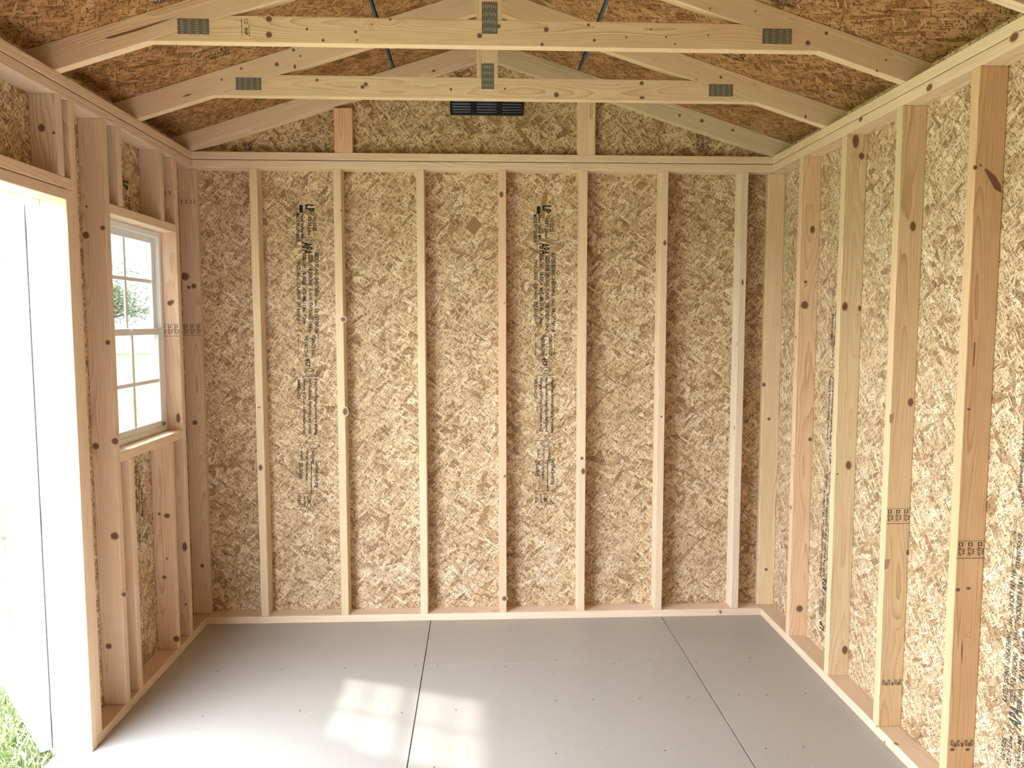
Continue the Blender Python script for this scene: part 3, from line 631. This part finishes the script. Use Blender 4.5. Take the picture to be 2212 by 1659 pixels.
sh = root('shrub', (sb.x-10, sb.y, GZ), None, 'low green shrub in front of the far white house', 'shrub'); c = add('shrub_leaves', bm_mesh(bm, 'shrub_leaves'), 'foliage', sh); c['kind'] = 'stuff'

# ================================================================== KNOTS, RESIN STREAKS AND ODD FLAKES (each where its board shows it)
def on_plane(u, v, ax, c):
    d = fwd*FPX + r2*(u-1106) - u2*(v-829.5); t = (c-CP[ax])/d[ax]; return CP + d*t, t*FPX
kb = bmesh.new(); kt = [kb.verts.new((math.cos(6.2832*i/14)*U, math.sin(6.2832*i/14)*U, .006*U)) for i in range(14)]; kl = [kb.verts.new((v.co.x*1.03, v.co.y*1.03, 0)) for v in kt]
kb.faces.new(kt)
for i in range(14): kb.faces.new((kl[i], kl[(i+1) % 14], kt[(i+1) % 14], kt[i]))
KNOT = bm_mesh(kb, 'knot')
def knots(parent, ax, c, items):
    for it in items:
        u, v, a = it[:3]; b = it[3] if len(it) > 3 else a
        p, dist = on_plane(u, v, ax, c); s_ = dist/FPX
        if ax == 1: X, Y, N = (1, 0, 0), (0, 0, 1), Vector((0, -1, 0))
        else: X, Y, N = ((0, 1, 0), (0, 0, 1), Vector((1, 0, 0))) if c < 50 else ((0, -1, 0), (0, 0, 1), Vector((-1, 0, 0)))
        f = 1.0 if ax == 1 else 2.6
        p = p + N*.008
        add('knot', KNOT, 'knot', parent, mat4(p, X, Y) @ Matrix.Diagonal((max(.16, a*s_*f*1.4), max(.16, b*s_*1.4), 1, 1)))
def streak(parent, c, pts, mat='pitch'):
    q = [on_plane(u, v, 1, c)[0] for u, v in pts]; o = sum(q, Vector())/len(q); bm = bmesh.new()
    bm.faces.new([bm.verts.new(((p.x-o.x)*U, (p.z-o.z)*U, 0)) for p in q])
    bmesh.ops.recalc_face_normals(bm, faces=bm.faces)
    add('streak', bm_mesh(bm, 'streak'), mat, parent, mat4(o+Vector((0, -.01, 0)), (1, 0, 0), (0, 0, 1)))
knots(rst[0], 1, 2.0, [(1655, 1230, 3), (1650, 831, 4), (1661, 905, 3)])
knots(rst[1], 1, -14.1, [(1755, 496, 5, 8), (1740, 609, 3), (1738, 659, 8), (1750, 949, 4), (1727, 1315, 7)])
knots(rst[2], 1, -30.2, [(1848.6, 305, 7, 14), (1861, 337, 6, 7), (1825, 662, 6, 9), (1857, 666, 3, 6), (1833, 1005, 6, 9), (1809, 1024, 2), (1825, 1404, 6, 9)])
knots(rst[3], 1, -46.2, [(1972, 489, 6, 10), (1967, 869, 6, 9), (1961, 1193, 3.5, 6)])
streak(rst[3], -46.2, [(1922, 895), (1932, 893), (1928, 915), (1921, 912)], 'wane'); streak(rst[3], -46.2, [(1911, 1208), (1924, 1208), (1918, 1228), (1910, 1230)], 'wane')
knots(rst[4], 1, -62.2, [(2107, 362, 4), (2118, 357, 2.5), (2093, 884, 4, 3), (2069, 1274, 5, 4), (2092, 1271, 5, 3), (2057, 1619, 5, 3.5), (2090, 1619, 5, 3.5)])
streak(rst[4], -62.2, [(2126, 366), (2131, 364), (2150, 380), (2163, 402), (2163, 417), (2148, 408)]); streak(rst[4], -62.2, [(2104, 737), (2107, 740), (2104, 793), (2102, 790)]); streak(rst[4], -62.2, [(2078, 1381), (2080, 1400), (2078, 1437), (2076, 1410)])
bst = [c for c in wb.children if c.name.split('.')[0] == 'stud']; bst.sort(key=lambda o: WM[o].translation.x)
knots(bst[1], 1, 0.0, [(742, 690, 5), (746, 889, 5, 8), (738, 455, 2, 4)]); knots(bst[3], 1, 0.0, [(1090, 1293, 5), (1083, 420, 4, 6)]); knots(bst[4], 1, 0.0, [(1257, 990, 3), (1260, 1018, 4, 6)]); knots(bst[6], 1, 0.0, [(1604, 610, 2, 6)]); knots(bst[0], 1, 0.0, [(563, 1010, 4, 6), (560, 880, 2)]); knots(bst[5], 1, 0.0, [(1436, 525, 3, 5), (1429, 900, 2)])
rtp = [c for c in wr.children if c.name.startswith('top_plate')]
knots(rtp[0], 0, W, [(2008, 189, 4, 7), (1859.5, 257, 3, 5)]); knots(rtp[1], 0, W, [(2186, 76, 5, 9)]) if False else knots(rtp[0], 0, W, [(2191, 80, 5, 9)])
lstu = {round(WM[o].translation.y/U, 1): o for o in wl.children if o.name.split('.')[0] == 'stud'}
cA = lstu[round(-34.8+.74, 1)] if round(-34.8+.74, 1) in lstu else min(lstu.items(), key=lambda t: abs(t[0]+34.06))[1]
knots(cA, 1, -34.8, [(185.5, 508, 7), (222, 492, 5), (233, 740, 5), (207, 964, 7), (249, 953, 7), (248, 1158, 8), (268, 1284, 5), (235, 1396, 6), (187, 446, 2.5)])
knots(cD, 1, -8.8, [(367, 655, 5), (372, 652, 4), (385, 903, 4, 10), (399, 1181, 5, 9)]); knots(cE, 1, 2.0, [(400, 597, 8), (419, 618, 5), (408, 621, 3.5), (421, 913, 5), (437, 1222, 4)])
crp = [o for o in wl.children if o.name.startswith('cripple_stud')]
def crip(y, z): return min(crp, key=lambda o: abs(WM[o].translation.y/U-y-.74)+abs(WM[o].translation.z/U-z)*.2)
knots(crip(-14.9, 20), 1, -14.9, [(361, 1114, 6, 5), (344, 1110, 3), (355, 1247, 4), (381, 1380, 6)]); knots(crip(-46.8, 85), 1, -46.8, [(90, 276, 7, 8), (116, 287, 3)])
def part(t, n): return [c for c in t.children if c.name.split('.')[0] == n]
knots(part(t1, 'tie_beam')[0], 1, -46.6, [(581, 41, 6), (581, 75, 6), (663, 63, 2.5), (698, 87, 3), (768, 69, 3), (843, 42, 2.5), (1036, 77, 5), (1077, 57, 4), (1180, 64, 5), (1171, 96, 3), (1271, 54, 3), (1284, 87, 3), (1406, 64, 2), (1353, 81, 2), (1439, 80, 2), (1530, 76, 2), (1458, 95, 2)])
ra, rb = part(t1, 'rafter')[:2]
knots(rb, 1, -46.6, [(1785, 72, 3.5), (1894, 153, 2), (1745, 93, 5), (1534, 18, 2), (1632, 24, 2), (1914, 130, 2)])
streak(ra, -46.6, [(226, 84), (232, 80), (300, 60), (350, 45), (385, 36), (350, 48), (300, 66), (240, 83)])
knots(part(t2, 'tie_beam')[0], 1, -22.9, [(685, 173, 3), (790, 182, 4), (783, 188, 4), (974, 193, 2.5), (1091, 192, 2), (1202, 205, 5), (1386, 180, 4), (1387, 211, 5, 3)])
ra2, rb2 = part(t2, 'rafter')[:2]
knots(ra2, 1, -22.9, [(598, 139, 4), (637, 144, 2.5, 4.5), (634, 108, 3), (649, 121, 2), (521, 148, 2.5), (479, 172, 2)]); knots(rb2, 1, -22.9, [(1557, 167, 3), (1740, 252, 2, 4)])
streak(ra2, -22.9, [(393, 210), (400, 205), (416, 201), (408, 207)])
knots(part(tg, 'rafter')[1], 1, .02, [(1468, 249, 3), (1516, 261, 4), (1583, 281, 3)])
streak(pan[1], 3.5, [(1004, 492), (1024, 466), (1042, 485), (1025, 508)], 'flake'); streak(pan[1], 3.5, [(1164, 470), (1174, 414), (1184, 416), (1176, 472)], 'flake'); streak(gpan, 1.52, [(1050, 254), (1058, 250), (1084, 266), (1074, 272)], 'flake')
